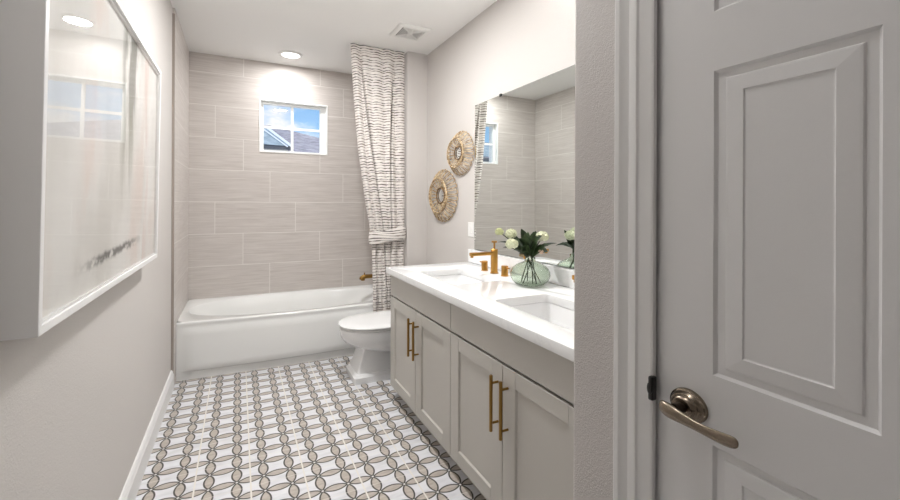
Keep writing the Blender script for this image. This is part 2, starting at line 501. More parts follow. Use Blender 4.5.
# lever: round hub end, narrow waist, broad paddle
cen0 = [(.702, .534, .9665), (.697, .528, .9665), (.693, .512, .9665), (.692, .496, .9655), (.693, .478, .9635), (.695, .455, .9605), (.698, .432, .9585), (.700, .410, .9580), (.701, .393, .9590), (.7015, .383, .9600), (.7015, .3795, .9602)]
cen = [(x, .500 + (y - .500) * .90 - .003, z + .0015) for x, y, z in cen0]
hz = [.004, .0105, .0135, .0125, .0100, .0080, .0085, .0100, .0108, .0085, .003]
hx = [.002, .0060, .0090, .0085, .0065, .0050, .0046, .0045, .0042, .0035, .0015]
rings = []
for (x, y, z), a, b in zip(cen, hz, hx):
    rings.append([Vector((x + b * math.cos(2 * PI * k / 20), y, z + a * math.sin(2 * PI * k / 20))) for k in range(20)])
add_ring_loft(bm, rings)
lv = obj('lever', bm, M['nickel'], door, smooth=True)
sd = lv.modifiers.new('s', 'SUBSURF'); sd.levels = 1; sd.render_levels = 2
# casing and jamb
def casing():
    bm = bmesh.new()
    W = .650 - .566
    def prof(u):   # u from inner edge (0) to outer edge (1): thickness
        return u
    pts = [(0, .009), (.05, .011), (.30, .0125), (.36, .014), (.40, .0175), (.52, .0185), (.58, .0175), (.62, .0165), (.78, .020), (.84, .0235), (.96, .024), (1, .021)]
    outer, inner = .651, .565
    zt = DZ1 + .002
    # left leg (y from inner to outer), right leg, head: mitred sweep
    def ring(kind):
        r = []
        for u, t in pts:
            w = u * (outer - inner)
            if kind == 0: r.append(Vector((XP - t, inner + w, 0)))
            if kind == 1: r.append(Vector((XP - t, inner + w, zt + w)))
            if kind == 2: r.append(Vector((XP - t, DY0 + .01 - w, zt + w)))
            if kind == 3: r.append(Vector((XP - t, DY0 + .01 - w, 0)))
        w = outer - inner
        a = {0: (inner + w, inner, 0, 0), 1: (inner + w, inner, zt + w, zt), 2: (DY0 + .01 - w, DY0 + .01, zt + w, zt), 3: (DY0 + .01 - w, DY0 + .01, 0, 0)}[kind]
        r.append(Vector((XP, a[0], a[2]))); r.append(Vector((XP, a[1], a[3])))
        return r
    add_ring_loft(bm, [ring(k) for k in range(4)])
    return bm
struct(obj('trim_2', casing(), M['trim'], auto=20), 'white colonial casing around the closed door')
bm = bmesh.new()
add_box(bm, .745, .86, .5735, DY1 + .0, 0, DZ1)
add_box(bm, .790, .86, .562, .5735, 0, DZ1)
struct(obj('trim_3', bm, M['dark']), 'dark weatherstripped jamb in the door gap')
bm = bmesh.new()
add_box(bm, .7225, .737, .5595, .5700, .953, 1.000, bevel=.003)
xlathe(bm, [(.012, .732), (.012, .7215), (.008, .7195), (.002, .719)], .565, .977, 16, .5)
tag(obj('strike_plate', bm, M['black']), 'small black latch plate on the casing edge beside the door lever', 'latch')

# ------------------------------------------------------------------ bathtub
def bathtub():
    root = thing('bathtub', ((XT + XAR) / 2, 4.16, 0), 'white alcove bathtub with a bowed apron below the tiled back wall', 'bathtub')
    def W(x, y, z): return Vector((x - root.location.x, y - root.location.y, z))
    x0, x1, yf, yb, zr = XT + .002, XAR - .002, 3.735, YB - .002, .436
    nx = 60
    def bow(x, k): 
        t = (x - x0) / (x1 - x0); return k * math.sin(PI * t) ** 1.0
    bm = bmesh.new()
    # apron: columns of points from the floor up over the front edge
    prof = [(0.0, 0, .55), (.058, 0, .55), (.066, -.008, .75), (.075, -.013, .9), (.12, -.012, 1.0), (.33, -.006, 1.0), (.375, -.003, 1.0), (.385, .004, 1), (.412, .004, 1.0), (zr - .012, -.002, 1), (zr - .004, .001, 1), (zr, .009, 1)]
    grid = []
    for i in range(nx + 1):
        x = x0 + (x1 - x0) * i / nx
        t = (x - x0) / (x1 - x0)
        e = min(1, min(t, 1 - t) / .05)      # the embossed field fades out toward the tub's ends
        e = 0 if e < .55 else min(1, (e - .55) / .25)
        rowv = []
        for z, dy, k in prof:
            y = yf - bow(x, .045 * k) + (dy * (e if z < .42 else 1))
            rowv.append(bm.verts.new(W(x, y, z)))
        grid.append(rowv)
    for a, b in zip(grid, grid[1:]):
        for j in range(len(prof) - 1): bm.faces.new((a[j], b[j], b[j + 1], a[j + 1]))
    # end caps
    for g, xx in ((grid[0], x0), (grid[-1], x1)):
        e1 = bm.verts.new(W(xx, yb, zr)); e0 = bm.verts.new(W(xx, yb, 0))
        bm.faces.new([*g, e1, e0])
    body = obj('apron', bm, M['acrylic'], root, auto=50)
    # deck and basin
    bm = bmesh.new()
    n = 96
    def outer(k):
        a = 2 * PI * k / n; cx, cy = (x0 + x1) / 2, (yf + yb) / 2
        dx, dy = math.cos(a), math.sin(a)
        hx_, hy_ = (x1 - x0) / 2, (yb - yf) / 2
        sc = min(hx_ / max(1e-6, abs(dx)), hy_ / max(1e-6, abs(dy)))
        x, y = cx + dx * sc, cy + dy * sc
        if y < yf + .001: y = yf - bow(x, .045) + .009
        return x, y
    def sup(k, hx_, hy_, cx, cy, e=3.0):
        a = 2 * PI * k / n
        c1, s1 = math.cos(a), math.sin(a)
        # direction-matched superellipse
        r = (abs(c1 / hx_) ** e + abs(s1 / hy_) ** e) ** (-1 / e)
        return cx + c1 * r, cy + s1 * r
    cx, cy = (x0 + x1) / 2 + .01, (yf + yb) / 2 - .018
    rings = []
    o = [outer(k) for k in range(n)]
    rings.append([W(x, y, zr) for x, y in o])
    for hx_, hy_, z, e in ((.872, .392, zr, 2.4), (.866, .386, zr - .004, 2.4), (.858, .378, zr - .020, 2.4), (.79, .345, zr - .09, 2.6), (.74, .31, .22, 2.6), (.69, .275, .12, 2.6), (.62, .235, .085, 2.4), (.3, .12, .075, 2.2)):
        rings.append([W(*sup(k, hx_, hy_, cx, cy, e), z) for k in range(n)])
    add_ring_loft(bm, rings, False, True)
    obj('basin', bm, M['acrylic'], root, smooth=True)
    bm = bmesh.new(); add_lathe(bm, [(.035, .076), (.035, .080), (.025, .083)], 1.05 - root.location.x, 4.16 - root.location.y, 24)
    obj('drain', bm, M['brass'], root, auto=30)
bathtub()
# tub spout on the alcove's right wall
t = thing('tub_spout', (XAR, 4.15, .605), 'brass tub spout on the wall above the bathtub rim, beside the curtain', 'faucet')
bm = bmesh.new()
add_tube(bm, [(-.001, 0, 0), (-.02, 0, 0)], .036, 24); obj('flange', bm, M['brass_dark'], t, auto=40)
bm = bmesh.new()
add_tube(bm, [(-.02, 0, 0), (-.25, 0, 0), (-.275, 0, -.004), (-.290, 0, -.014), (-.296, 0, -.03)], [.021, .021, .022, .023, .020], 20)
add_tube(bm, [(-.277, 0, -.005), (-.277, 0, -.038)], .019, 20); obj('spout', bm, M['brass_dark'], t, auto=40)
bm = bmesh.new(); add_tube(bm, [(-.262, 0, .018), (-.262, 0, .034), (-.262, 0, .040)], [.006, .006, .010], 12)
obj('diverter_knob', bm, M['brass_dark'], t, auto=40)

# ------------------------------------------------------------------ toilet
def toilet():
    yc = 3.225
    root = thing('toilet', (1.1, yc, 0), 'white toilet with closed lid between the vanity and the curtain', 'toilet')
    ox, oy = 1.1, yc
    def oval(xt, xb, hw, z, n=48, e=2.25):
        """elongated oval, tip at xt (toward the room), back at xb"""
        pts = []
        xm = xt + (xb - xt) * .56
        for k in range(n):
            a = 2 * PI * k / n
            c1, s1 = math.cos(a), math.sin(a)
            x = xm - (xm - xt) * (abs(c1) ** (2 / e)) if c1 > 0 else xm + (xb - xm) * (abs(c1) ** (2 / 3.2))
            y = hw * math.copysign(abs(s1) ** (2 / e), s1)
            pts.append(Vector((x - ox, y, z)))
        return pts
    bm = bmesh.new()
    add_ring_loft(bm, [oval(.93, 1.30, .135, .20), oval(.88, 1.32, .160, .215), oval(.83, 1.33, .18, .235), oval(.765, 1.34, .205, .262), oval(.72, 1.35, .220, .29), oval(.698, 1.36, .228, .32), oval(.690, 1.37, .232, .36), oval(.690, 1.37, .232, .385), oval(.696, 1.365, .228, .392)])
    obj('bowl', bm, M['porcelain'], root, smooth=True)
    bm = bmesh.new()
    add_ring_loft(bm, [oval(.700, 1.29, .226, .393), oval(.690, 1.30, .233, .396), oval(.688, 1.30, .234, .402), oval(.692, 1.30, .231, .406)])
    obj('seat', bm, M['white'], root, smooth=False, auto=35)
    bm = bmesh.new()
    add_ring_loft(bm, [oval(.690, 1.295, .231, .4085), oval(.682, 1.30, .238, .411), oval(.680, 1.30, .240, .418), oval(.686, 1.30, .236, .424), oval(.71, 1.29, .22, .427), oval(.80, 1.22, .15, .429)])
    obj('lid', bm, M['porcelain'], root, auto=35)
    # pedestal: rectangular, flaring to a stepped plinth
    bm = bmesh.new()
    def rr(x0, x1, hw, z, r=.02): return [p - Vector((ox, 0, 0)) for p in rrect(x0, x1, -hw, hw, r, z, 3)]
    add_ring_loft(bm, [rr(.765, 1.42, .150, 0), rr(.765, 1.42, .150, .045), rr(.773, 1.415, .143, .052), rr(.778, 1.41, .138, .062), rr(.790, 1.40, .128, .068),
                       rr(.808, 1.40, .116, .12, .018), rr(.835, 1.40, .106, .20, .018), rr(.85, 1.40, .104, .25, .018), rr(.865, 1.40, .112, .30, .018)])
    obj('pedestal', bm, M['porcelain'], root, auto=28)
    bm = bmesh.new(); add_box(bm, 1.33 - ox, 1.575 - ox, -.24, .24, .37, .72, bevel=.02, seg=3)
    tk = obj('tank', bm, M['porcelain'], root, auto=40)
    bm = bmesh.new(); add_box(bm, 1.32 - ox, 1.580 - ox, -.25, .25, .722, .75, bevel=.01, seg=3)
    obj('tank_lid', bm, M['porcelain'], root, auto=40)
    bm = bmesh.new(); add_tube(bm, [(1.325 - ox, .17, .66), (1.31 - ox, .17, .66), (1.305 - ox, .10, .655)], .008, 10)
    obj('flush_lever', bm, M['brass'], root, auto=40)
toilet()

# ------------------------------------------------------------------ shower curtain
def interp(tab, z):
    for (z0, a), (z1, b) in zip(tab, tab[1:]):
        if z0 >= z >= z1:
            t = (z0 - z) / (z0 - z1); return a + (b - a) * t
    return tab[-1][1] if z < tab[-1][0] else tab[0][1]
def curtain():
    root = thing('shower_curtain', (1.15, 3.68, .06), 'off-white shower curtain with thin dark broken stripes, gathered by a tieback', 'curtain')
    XL = [(2.735, .862), (2.24, .896), (1.80, .937), (1.366, 1.000), (1.15, 1.040), (1.045, 1.052), (.94, 1.064), (.47, 1.076), (.05, 1.070)]
    XRt = [(2.735, 1.360), (2.1, 1.362), (1.37, 1.366), (1.045, 1.366), (.9, 1.358), (.05, 1.362)]
    bm = bmesh.new(); uvl = bm.loops.layers.uv.new('UVMap')
    nu, nv = 200, 150
    z1, z0 = 2.730, .06
    G = []
    for j in range(nv + 1):
        z = z1 + (z0 - z1) * j / nv
        xl, xr = interp(XL, z), interp(XRt, z)
        squeeze = math.exp(-((z - 1.045) / .16) ** 2)
        r = []
        for i in range(nu + 1):
            t = i / nu
            # fold phase leans so the deep folds run toward the tieback
            ph = t * 5.3 + .35 * math.sin(3.1 * t + .8) + .10 * (2.73 - z) * math.sin(4 * t)
            amp = (.021 * (1 - .3 * squeeze)) * (.6 + .4 * math.sin(9 * t + 1.0))
            tt = t + .012 * math.sin(2 * PI * ph + .6) * 1.0
            x = xl + (xr - xl) * min(1, max(0, tt))
            y = 3.675 + .9 * amp * math.sin(2 * PI * ph) + .07 * math.exp(-((t - .15 - .16 * (2.73 - z) ** .8) / .016) ** 2) * min(1, max(0, (2.62 - z) / .2)) + .06 * math.exp(-((t - .80 + .10 * (2.73 - z)) / .016) ** 2) * min(1, max(0, (2.5 - z) / .3))
            y += .010 * noise.noise(Vector((t * 4, z * 1.3, 0)))
            k = min(1, max(0, (.85 - z) / .3))      # hangs just clear of the tub front
            y = y + (min(y - .006, 3.690) - y) * k
            if z > 2.6: y = 3.68 + (y - 3.68) * (1 - .6 * (z - 2.6) / .13)
            r.append((bm.verts.new((x - 1.15, y - 3.68, z - .06)), (t * 1.3, z + .002 * math.sin(2 * PI * ph))))
        G.append(r)
    for a, b in zip(G, G[1:]):
        for i in range(nu):
            f = bm.faces.new((a[i][0], a[i + 1][0], b[i + 1][0], b[i][0]))
            for lp, q in zip(f.loops, (a[i], a[i + 1], b[i + 1], b[i])): lp[uvl].uv = q[1]
    me = D.meshes.new('curtain_cloth'); bm.to_mesh(me); bm.free()
    o = link('curtain_cloth', me, M['cloth'], root, True)
    sm = o.modifiers.new('t', 'SOLIDIFY'); sm.thickness = .003
    # tieback band
    bm = bmesh.new(); uvl = bm.loops.layers.uv.new('UVMap')
    n, k = 72, 8
    G = []
    for i in range(n):
        a = 2 * PI * i / n
        r = []
        for j in range(k + 1):
            q = j / k
            bul = .007 * math.sin(PI * q)
            x = 1.208 + (.168 + bul) * math.cos(a); y = 3.672 + (.058 + bul) * math.sin(a)
            # front dips to the left, rises toward the hook on the right
            z = .987 + q * .118 + .020 * math.cos(a) + .006 * math.sin(3 * a + q * 4)
            r.append((bm.verts.new((x - 1.15, y - 3.68, z - .06)), (a * .17, q * .118 + .09 * math.sin(a * 2) * 0 + .012 * math.cos(a) * 2)))
        G.append(r)
    for i in range(n):
        a, b = G[i], G[(i + 1) % n]
        for j in range(k):
            f = bm.faces.new((a[j][0], b[j][0], b[j + 1][0], a[j + 1][0]))
            for lp, q in zip(f.loops, (a[j], b[j], b[j + 1], a[j + 1])): lp[uvl].uv = q[1]
    me = D.meshes.new('tieback'); bm.to_mesh(me); bm.free()
    o = link('tieback', me, M['cloth'], root, True)
    sm = o.modifiers.new('t', 'SOLIDIFY'); sm.thickness = .006
curtain()

# ------------------------------------------------------------------ vanity
VX = .939; VY = [2.785, 1.865, .945]; ZD0, ZD1, ZF0, ZF1 = .090, .699, .709, .852
def shaker(bm, y0, y1, z0, z1, xf=VX, xb=VX + .016):
    """framed front with a recessed flat field"""
    st, rl = .083, .066
    yi0, yi1, zi0, zi1 = y0 + st, y1 - st, z0 + rl, z1 - rl
    add_box(bm, xf, xb, y0, yi0, z0, z1, bevel=.0015, seg=1); add_box(bm, xf, xb, yi1, y1, z0, z1, bevel=.0015, seg=1)
    add_box(bm, xf + .0003, xb, yi0, yi1, z0, zi0, bevel=.0015, seg=1); add_box(bm, xf + .0003, xb, yi0, yi1, zi1, z1, bevel=.0015, seg=1)
    # small sloped lip down to the field
    dp = .009
    def fr(ins, x): return [Vector((x, yi0 + ins, zi0 + ins)), Vector((x, yi1 - ins, zi0 + ins)), Vector((x, yi1 - ins, zi1 - ins)), Vector((x, yi0 + ins, zi1 - ins))]
    add_ring_loft(bm, [fr(0, xb - .004), fr(0, xf + .002), fr(.004, xf + dp)], True, True)
def pull(parent, y, z, zc=.540, hl=.112):
    bm = bmesh.new()
    add_tube(bm, [(VX - .034, y, zc - hl), (VX - .034, y, zc - hl + .002), (VX - .034, y, zc + hl - .002), (VX - .034, y, zc + hl)], [.0055, .0068, .0068, .0055], 16)
    for q in (-.082, .082):
        add_tube(bm, [(VX + .002, y, zc + q), (VX - .034, y, zc + q)], .0048, 12)
    bm.transform(Matrix.Translation(-parent.matrix_world.translation))
    obj('bar_pull', bm, M['brass'], parent, auto=40)
def cabinet(y1, y0, label, gapy, handles):
    t = thing('vanity_cabinet', ((VX + XR) / 2, (y0 + y1) / 2, 0), label, 'cabinet', 'vanity cabinets')
    C.view_layer.update()
    off = Matrix.Translation(-t.location)
    g = .0022
    bm = bmesh.new()
    add_box(bm, VX + .05, XR - .002, y0 + .001, y1 - .001, ZD0 + .001, .66)
    add_box(bm, VX + .05, VX + .07, y0 + .001, y1 - .001, .66, .8565)
    add_box(bm, VX + .0225, XR - .002, y1 - .018, y1 - .001, ZD0 - .004, .8565); add_box(bm, VX + .07, XR - .002, y0 + .001, y0 + .02, .66, .8565); add_box(bm, VX + .0225, XR - .002, y0 + .02, y1 - .02, ZD0 - .004, ZD0 + .001)
    bm.transform(off); obj('carcass', bm, M['cabinet'], t)
    bm = box(VX + .085, XR - .01, y0 + .001, y1 - .001, 0, ZD0 - .004); bm.transform(off); obj('toe_kick', bm, M['cabinet'], t)
    bm = box(VX, VX + .0155, y0 + g, y1 - g, ZF0 + .001, ZF1, bevel=.0015, seg=1); bm.transform(off); obj('false_drawer_front', bm, M['cabinet'], t)
    for (a, b, hy) in ((gapy + g, y1 - g, handles[0]), (y0 + g, gapy - g, handles[1])):
        bm = bmesh.new(); shaker(bm, a, b, ZD0, ZD1)
        bm.transform(off); d = obj('door', bm, M['cabinet'], t)
        C.view_layer.update()
        pull_child(d, hy, t)
    return t
def pull_child(d, hy, t):
    bm = bmesh.new(); zc, hl = .540, .1125
    x = VX - .034
    add_tube(bm, [(x, hy, zc - hl), (x, hy, zc - hl + .002), (x, hy, zc + hl - .002), (x, hy, zc + hl)], [.0058, .0072, .0072, .0058], 16)
    for q in (-.080, .080): add_tube(bm, [(VX + .001, hy, zc + q), (x, hy, zc + q)], .005, 12)
    bm.transform(Matrix.Translation(-t.location))
    obj('bar_pull', bm, M['brass_dark'], d, auto=40)
cabinet(VY[0], VY[1], 'greige two-door vanity cabinet beside the toilet, under the far sink', 2.322, (2.357, 2.279))
cabinet(VY[1], VY[2], 'greige two-door vanity cabinet next to the wall corner, under the near sink', 1.405, (1.436, 1.366))
tag(obj('filler_panel', box(VX + .004, VX + .03, .803, VY[2] - .002, ZD0, ZF1), M['cabinet']), 'narrow greige filler panel closing the vanity against the near wall', 'panel')

# countertop with two rounded cut-outs
SX0, SX1 = 1.045, 1.352
S1, S2 = (2.035, 2.545), (1.130, 1.642)
def curve_slab(name, outline, holes, z0, z1, bev, mat, parent=None):
    cu = D.curves.new(name, 'CURVE'); cu.dimensions = '2D'; cu.fill_mode = 'BOTH'
    for loop in [outline] + holes:
        sp = cu.splines.new('POLY'); sp.points.add(len(loop) - 1); sp.use_cyclic_u = True
        for p, q in zip(sp.points, loop): p.co = (q[0], q[1], 0, 1)
    cu.extrude = (z1 - z0) / 2 - bev; cu.bevel_depth = bev; cu.bevel_resolution = 1; cu.offset = -bev
    tmp = D.objects.new(name, cu); col.objects.link(tmp)
    dg = C.evaluated_depsgraph_get(); me = D.meshes.new_from_object(tmp.evaluated_get(dg))
    D.objects.remove(tmp); me.transform(Matrix.Translation((0, 0, (z0 + z1) / 2)))
    bm = bmesh.new(); bm.from_mesh(me); bmesh.ops.remove_doubles(bm, verts=bm.verts, dist=.0003)
    D.meshes.remove(me)
    return obj(name, bm, mat, parent, auto=30)
out_ = [(.911, .803), (XR - .001, .803), (XR - .001, 2.803), (.911, 2.803)]
ct = curve_slab('countertop', out_, [[(p.x, p.y) for p in rrect(SX0, SX1, a, b, .028, 0)] for a, b in (S1, S2)], .857, .897, .0025, M['quartz'])
tag(ct, 'long white quartz countertop with two sink cut-outs on the greige vanity', 'countertop')
bs = obj('backsplash', box(XR - .030, XR - .001, .803, 2.803, .898, .992, bevel=.002), M['quartz'])
tag(bs, 'low white quartz backsplash along the wall under the mirror', 'backsplash')
def sink(y0, y1, label):
    t = thing('sink', ((SX0 + SX1) / 2, (y0 + y1) / 2, .70), label, 'sink', 'undermount sinks')
    bm = bmesh.new()
    def rr(i, z, r): return [p - t.location for p in rrect(SX0 - .004 + i, SX1 + .004 - i, y0 - .004 + i, y1 + .004 - i, r, z, 6)]
    rings = [rr(-.02, .8555, .03), rr(0, .8555, .03), rr(.003, .845, .032), rr(.012, .79, .04), rr(.022, .745, .05), rr(.045, .722, .05), rr(.09, .716, .04), rr(.125, .714, .02)]
    rings2 = [rr(.115, .704, .02), rr(.035, .712, .05), rr(.010, .74, .05), rr(-.008, .845, .03), rr(-.02, .848, .03)]
    n = len(rings[0])
    allr = rings + rings2
    vr = [[bm.verts.new(p) for p in r] for r in allr]
    for a, b in zip(vr[:8], vr[1:8]):
        for i in range(n): bm.faces.new((a[i], a[(i + 1) % n], b[(i + 1) % n], b[i]))
    bm.faces.new(vr[7])
    for a, b in zip(vr[8:], vr[9:]):
        for i in range(n): bm.faces.new((a[i], a[(i + 1) % n], b[(i + 1) % n], b[i]))
    bm.faces.new(vr[8][::-1])
    a, b = vr[-1], vr[0]
    for i in range(n): bm.faces.new((a[i], a[(i + 1) % n], b[(i + 1) % n], b[i]))
    obj('basin', bm, M['porcelain'], t, auto=50)
    bm = bmesh.new(); add_lathe(bm, [(.022, .0145), (.022, .017), (.016, .019)], 0, 0, 24); obj('drain', bm, M['brass'], t, auto=30)
    return t
sink(*S1, 'white rectangular undermount sink nearer the toilet, behind it the full brass faucet')
sink(*S2, 'white rectangular undermount sink nearer the wall corner, in front of the vase')

# ------------------------------------------------------------------ faucets (widespread: body and two handles)
def faucet(yc, label):
    t = thing('faucet', (1.453, yc, .8972), label, 'faucet', 'brass widespread faucets')
    bm = bmesh.new()
    add_lathe(bm, [(.027, 0), (.027, .004), (.0225, .005), (.0225, .150), (.020, .153)], 0, 0, 28); obj('faucet_body', bm, M['brass'], t, auto=35)
    bm = bmesh.new()
    add_box(bm, -.176, -.012, -.0135, .0135, .116, .137, bevel=.004, seg=2)
    add_lathe(bm, [(.010, .106), (.010, .118)], -.163, 0, 16); obj('spout', bm, M['brass'], t, auto=35)
    bm = bmesh.new()
    add_lathe(bm, [(.006, .151), (.006, .193), (.017, .194), (.017, .203), (.015, .205)], 0, 0, 20, sx=1.0, sy=1.2); obj('lift_rod', bm, M['brass'], t, auto=35)
    for q, d in ((.118, 1), (-.118, -1)):
        bm = bmesh.new()
        add_lathe(bm, [(.025, 0), (.025, .004), (.021, .005), (.021, .060), (.019, .063)], 0, q, 26)
        hd = obj('handle', bm, M['brass'], t, auto=35)
        bm = bmesh.new()
        add_tube(bm, [(0, q + d * .018, .050), (-.004, q + d * .052, .052)], .0045, 10); obj('handle_lever', bm, M['brass'], hd, auto=35)
    return t
faucet(2.272, 'brushed brass widespread faucet behind the far sink, next to the vase')
faucet(1.372, 'brushed brass faucet of the near sink, only its tip showing past the wall corner')

# ------------------------------------------------------------------ mirror, switch plate
t = thing('wall_mirror', (XR - .006, 1.78, 1.0), 'large frameless mirror on the right wall above the backsplash', 'mirror')
mb = box(-.0005, .0045, -.90, .967, -.004, 1.072); obj('glass_edge', mb, principled('mirror_edge', lin(95, 105, 100), .2)[0], t)
bm = bmesh.new()
vv_ = [bm.verts.new(p) for p in ((-.0012, -.898, -.002), (-.0012, .965, -.002), (-.0012, .965, 1.070), (-.0012, -.898, 1.070))]
bm.faces.new(vv_[::-1]); me = D.meshes.new('mirror_face'); bm.to_mesh(me); bm.free(); link('mirror_face', me, M['mirror'], t)
for yy in (.62,):
    bm = bmesh.new(); add_box(bm, -.006, .004, yy - .011, yy + .011, 1.062, 1.080, bevel=.002); obj('mirror_clip', bm, M['black'], t)
t = thing('switch_plate', (XR - .001, 2.803, 1.14), 'white light switch plate on the wall left of the mirror', 'switch')
bm = box(-.006, 0, -.044, .044, -.055, .055, bevel=.003); obj('plate', bm, M['white'], t)
bm = box(-.010, -.005, -.016, .016, -.028, .028, bevel=.002); obj('rocker', bm, M['white'], t)

# ------------------------------------------------------------------ rattan medallions
def medallion(y, z, R, label):
    t = thing('rattan_wall_mirror', (XR - .001, y, z), label, 'wall decoration', 'round rattan wall mirrors')
    k = 1.2
    def P(r, a, x): return Vector((-x, r * R * k * math.cos(a), r * R * math.sin(a)))
    bm = bmesh.new()
    nb = 25
    for i in range(nb):
        a = 2 * PI * i / nb
        da = 2 * PI / nb * .33
        q = [P(.62, a - da * .6, .060), P(.80, a - da, .040), P(.94, a - da, .018), P(.995, a - da * .5, .009), P(.995, a + da * .5, .009), P(.94, a + da, .018), P(.80, a + da, .040), P(.62, a + da * .6, .060)]
        add_tube(bm, q, R * .018, 6)
    obj('outer_cane_loops', bm, M['rattan'], t, smooth=True)
    bm = bmesh.new()
    for i in range(22):
        a = 2 * PI * (i + .5) / 22
        add_tube(bm, [P(.28, a, .030), P(.45, a, .040), P(.66, a, .058)], R * .022, 6)
    obj('inner_canes', bm, M['rattan'], t, smooth=True)
    for nm, r, x, tr, mt in (('rim_hoop', .975, .010, .012, 'rattan_dark'), ('middle_hoop', .655, .062, .024, 'rattan'), ('inner_hoop', .29, .034, .030, 'rattan_dark'), ('middle_binding', .56, .056, .020, 'rattan')):
        bm = bmesh.new()
        n = 64; rings = []
        for i in range(n):
            a = 2 * PI * i / n; c0 = P(r, a, x); od = Vector((0, math.cos(a) * k, math.sin(a))).normalized()
            rings.append([c0 + (od * math.cos(2 * PI * j / 8) + Vector((1, 0, 0)) * math.sin(2 * PI * j / 8)) * R * tr for j in range(8)])
        rings.append(rings[0]); vr = []
        vr = [[bm.verts.new(p) for p in r_] for r_ in rings[:-1]]
        for i in range(n):
            A, B = vr[i], vr[(i + 1) % n]
            for j in range(8): bm.faces.new((A[j], A[(j + 1) % 8], B[(j + 1) % 8], B[j]))
        obj(nm, bm, M[mt], t, smooth=True)
    bm = bmesh.new()
    rings = [[P(r, 2 * PI * j / 40, x) for j in range(40)] for r, x in ((.27, .0), (.27, .022), (.25, .026))]
    add_ring_loft(bm, rings)
    obj('mirror_glass', bm, principled('small_mirror', (.8, .82, .82, 1), .03, 1)[0], t, auto=30)
medallion(3.285, 1.405, .226, 'larger round rattan sunburst mirror, lower left of the two on the wall')
medallion(2.965, 1.737, .176, 'smaller round rattan sunburst mirror, upper right of the two on the wall')

# ------------------------------------------------------------------ framed art on the left wall
def art_mat():
    mt, h, p = principled('abstract_watercolour', rough=.6, spec=.2)
    o = h.obj(); x, y, z = h.xyz(o)          # y along the wall, z up, origin at the lower near corner
    wv = h.comb(h.math('MULTIPLY', y, 5.5), 0, h.math('MULTIPLY', z, 1.1))
    n1 = h.noise(h.comb(h.math('MULTIPLY', y, 3.2), 0, h.math('MULTIPLY', z, 1.6)), 1.0, 4, .5); n2 = h.noise(h.comb(h.math('MULTIPLY', y, 9), 3.3, h.math('MULTIPLY', z, 1.6)), 1.0, 6, .65)
    n3 = h.noise(h.comb(h.math('MULTIPLY', y, 3), 7.7, h.math('MULTIPLY', z, 1.2)), 1.4, 4)
    c = h.mix(h.smooth(n1, .42, .68), lin(232, 230, 226), lin(214, 211, 205))
    c = h.mix(h.math('MULTIPLY', h.smooth(n3, .52, .7), .6), c, lin(228, 208, 198))
    def band(v, c0, w):   # soft vertical strip
        return h.math('SUBTRACT', 1, h.smooth(h.math('ABSOLUTE', h.math('SUBTRACT', v, c0)), w * .3, w))
    sm = h.math('MULTIPLY', band(h.math('ADD', y, h.math('MULTIPLY', n1, .16)), .88, .13), h.smooth(n2, .36, .62))
    sm = h.math('MULTIPLY', sm, h.smooth(z, .12, .6))
    c = h.mix(h.math('MULTIPLY', sm, .95), c, lin(132, 132, 112))
    s2 = h.math('MULTIPLY', band(h.math('ADD', y, h.math('MULTIPLY', n1, .05)), 1.16, .07), h.smooth(n2, .5, .6))
    c = h.mix(h.math('MULTIPLY', s2, .45), c, lin(216, 172, 158))
    top = h.math('MULTIPLY', band(h.math('ADD', y, h.math('MULTIPLY', n3, .3)), 1.0, .2), h.math('MULTIPLY', h.smooth(z, .50, .70), h.smooth(n2, .38, .54)))
    c = h.mix(h.math('MULTIPLY', top, .95), c, lin(104, 106, 98))
    # dark brushed mark low on the sheet
    zz = h.math('ADD', h.math('SUBTRACT', z, .085), h.math('MULTIPLY', h.math('SUBTRACT', h.noise(h.comb(h.math('MULTIPLY', y, 26), 0, 5.0), 1, 3), .5), .035))
    zz = h.math('SUBTRACT', zz, h.math('MULTIPLY', h.math('SUBTRACT', y, .55), .035))
    mk = h.math('SUBTRACT', 1, h.smooth(h.math('ABSOLUTE', zz), .004, .022))
    mk = h.math('MULTIPLY', mk, h.smooth(h.noise(h.comb(h.math('MULTIPLY', y, 20), 0, h.math('MULTIPLY', z, 30)), 1, 4), .36, .52))
    mk = h.math('MULTIPLY', mk, band(y, .66, .46))
    c = h.mix(h.math('MULTIPLY', mk, 1.0), c, lin(64, 64, 62))
    h.L(c, p.inputs['Base Color'])
    return mt
def framed_art():
    t = thing('framed_artwork', (XW, 1.144, 1.062), 'large abstract painting in a deep white frame behind glass on the left wall', 'picture')
    Dp, Ln, Ht, Wd = .066, 1.412, .935, .019
    M['frame'] = principled('white_lacquer', lin(238, 237, 236), .3)[0]
    bm = bmesh.new()
    # box frame: outer shell with front lip
    add_box(bm, .0006, Dp, 0, Wd, 0, Ht, bevel=.001, seg=1); add_box(bm, .0006, Dp, Ln - Wd, Ln, 0, Ht, bevel=.001, seg=1)
    add_box(bm, .0006, Dp - .0002, Wd, Ln - Wd, 0, Wd, bevel=.001, seg=1); add_box(bm, .0006, Dp - .0002, Wd, Ln - Wd, Ht - Wd, Ht, bevel=.001, seg=1)
    obj('frame', bm, M['frame'], t)
    pr = obj('print', box(.048, .052, 0, Ln - 2 * Wd - .002, 0, Ht - 2 * Wd - .002), art_mat(), t); pr.location = (.0, Wd + .001, Wd + .001)
    obj('spacer', (lambda b: b)(spacer(Ln, Ht, Wd, Dp)), M['frame'], t)
    obj('glass', box(Dp - .006, Dp - .004, Wd + .001, Ln - Wd - .001, Wd + .001, Ht - Wd - .001), M['artglass'], t)
    lean(t)
def lean(t):
    # the front of the frame stands a little further off the wall at the top
    for ch in t.children:
        for v in ch.data.vertices: v.co.x *= 1 + .225 * (v.co.z + ch.location.z)
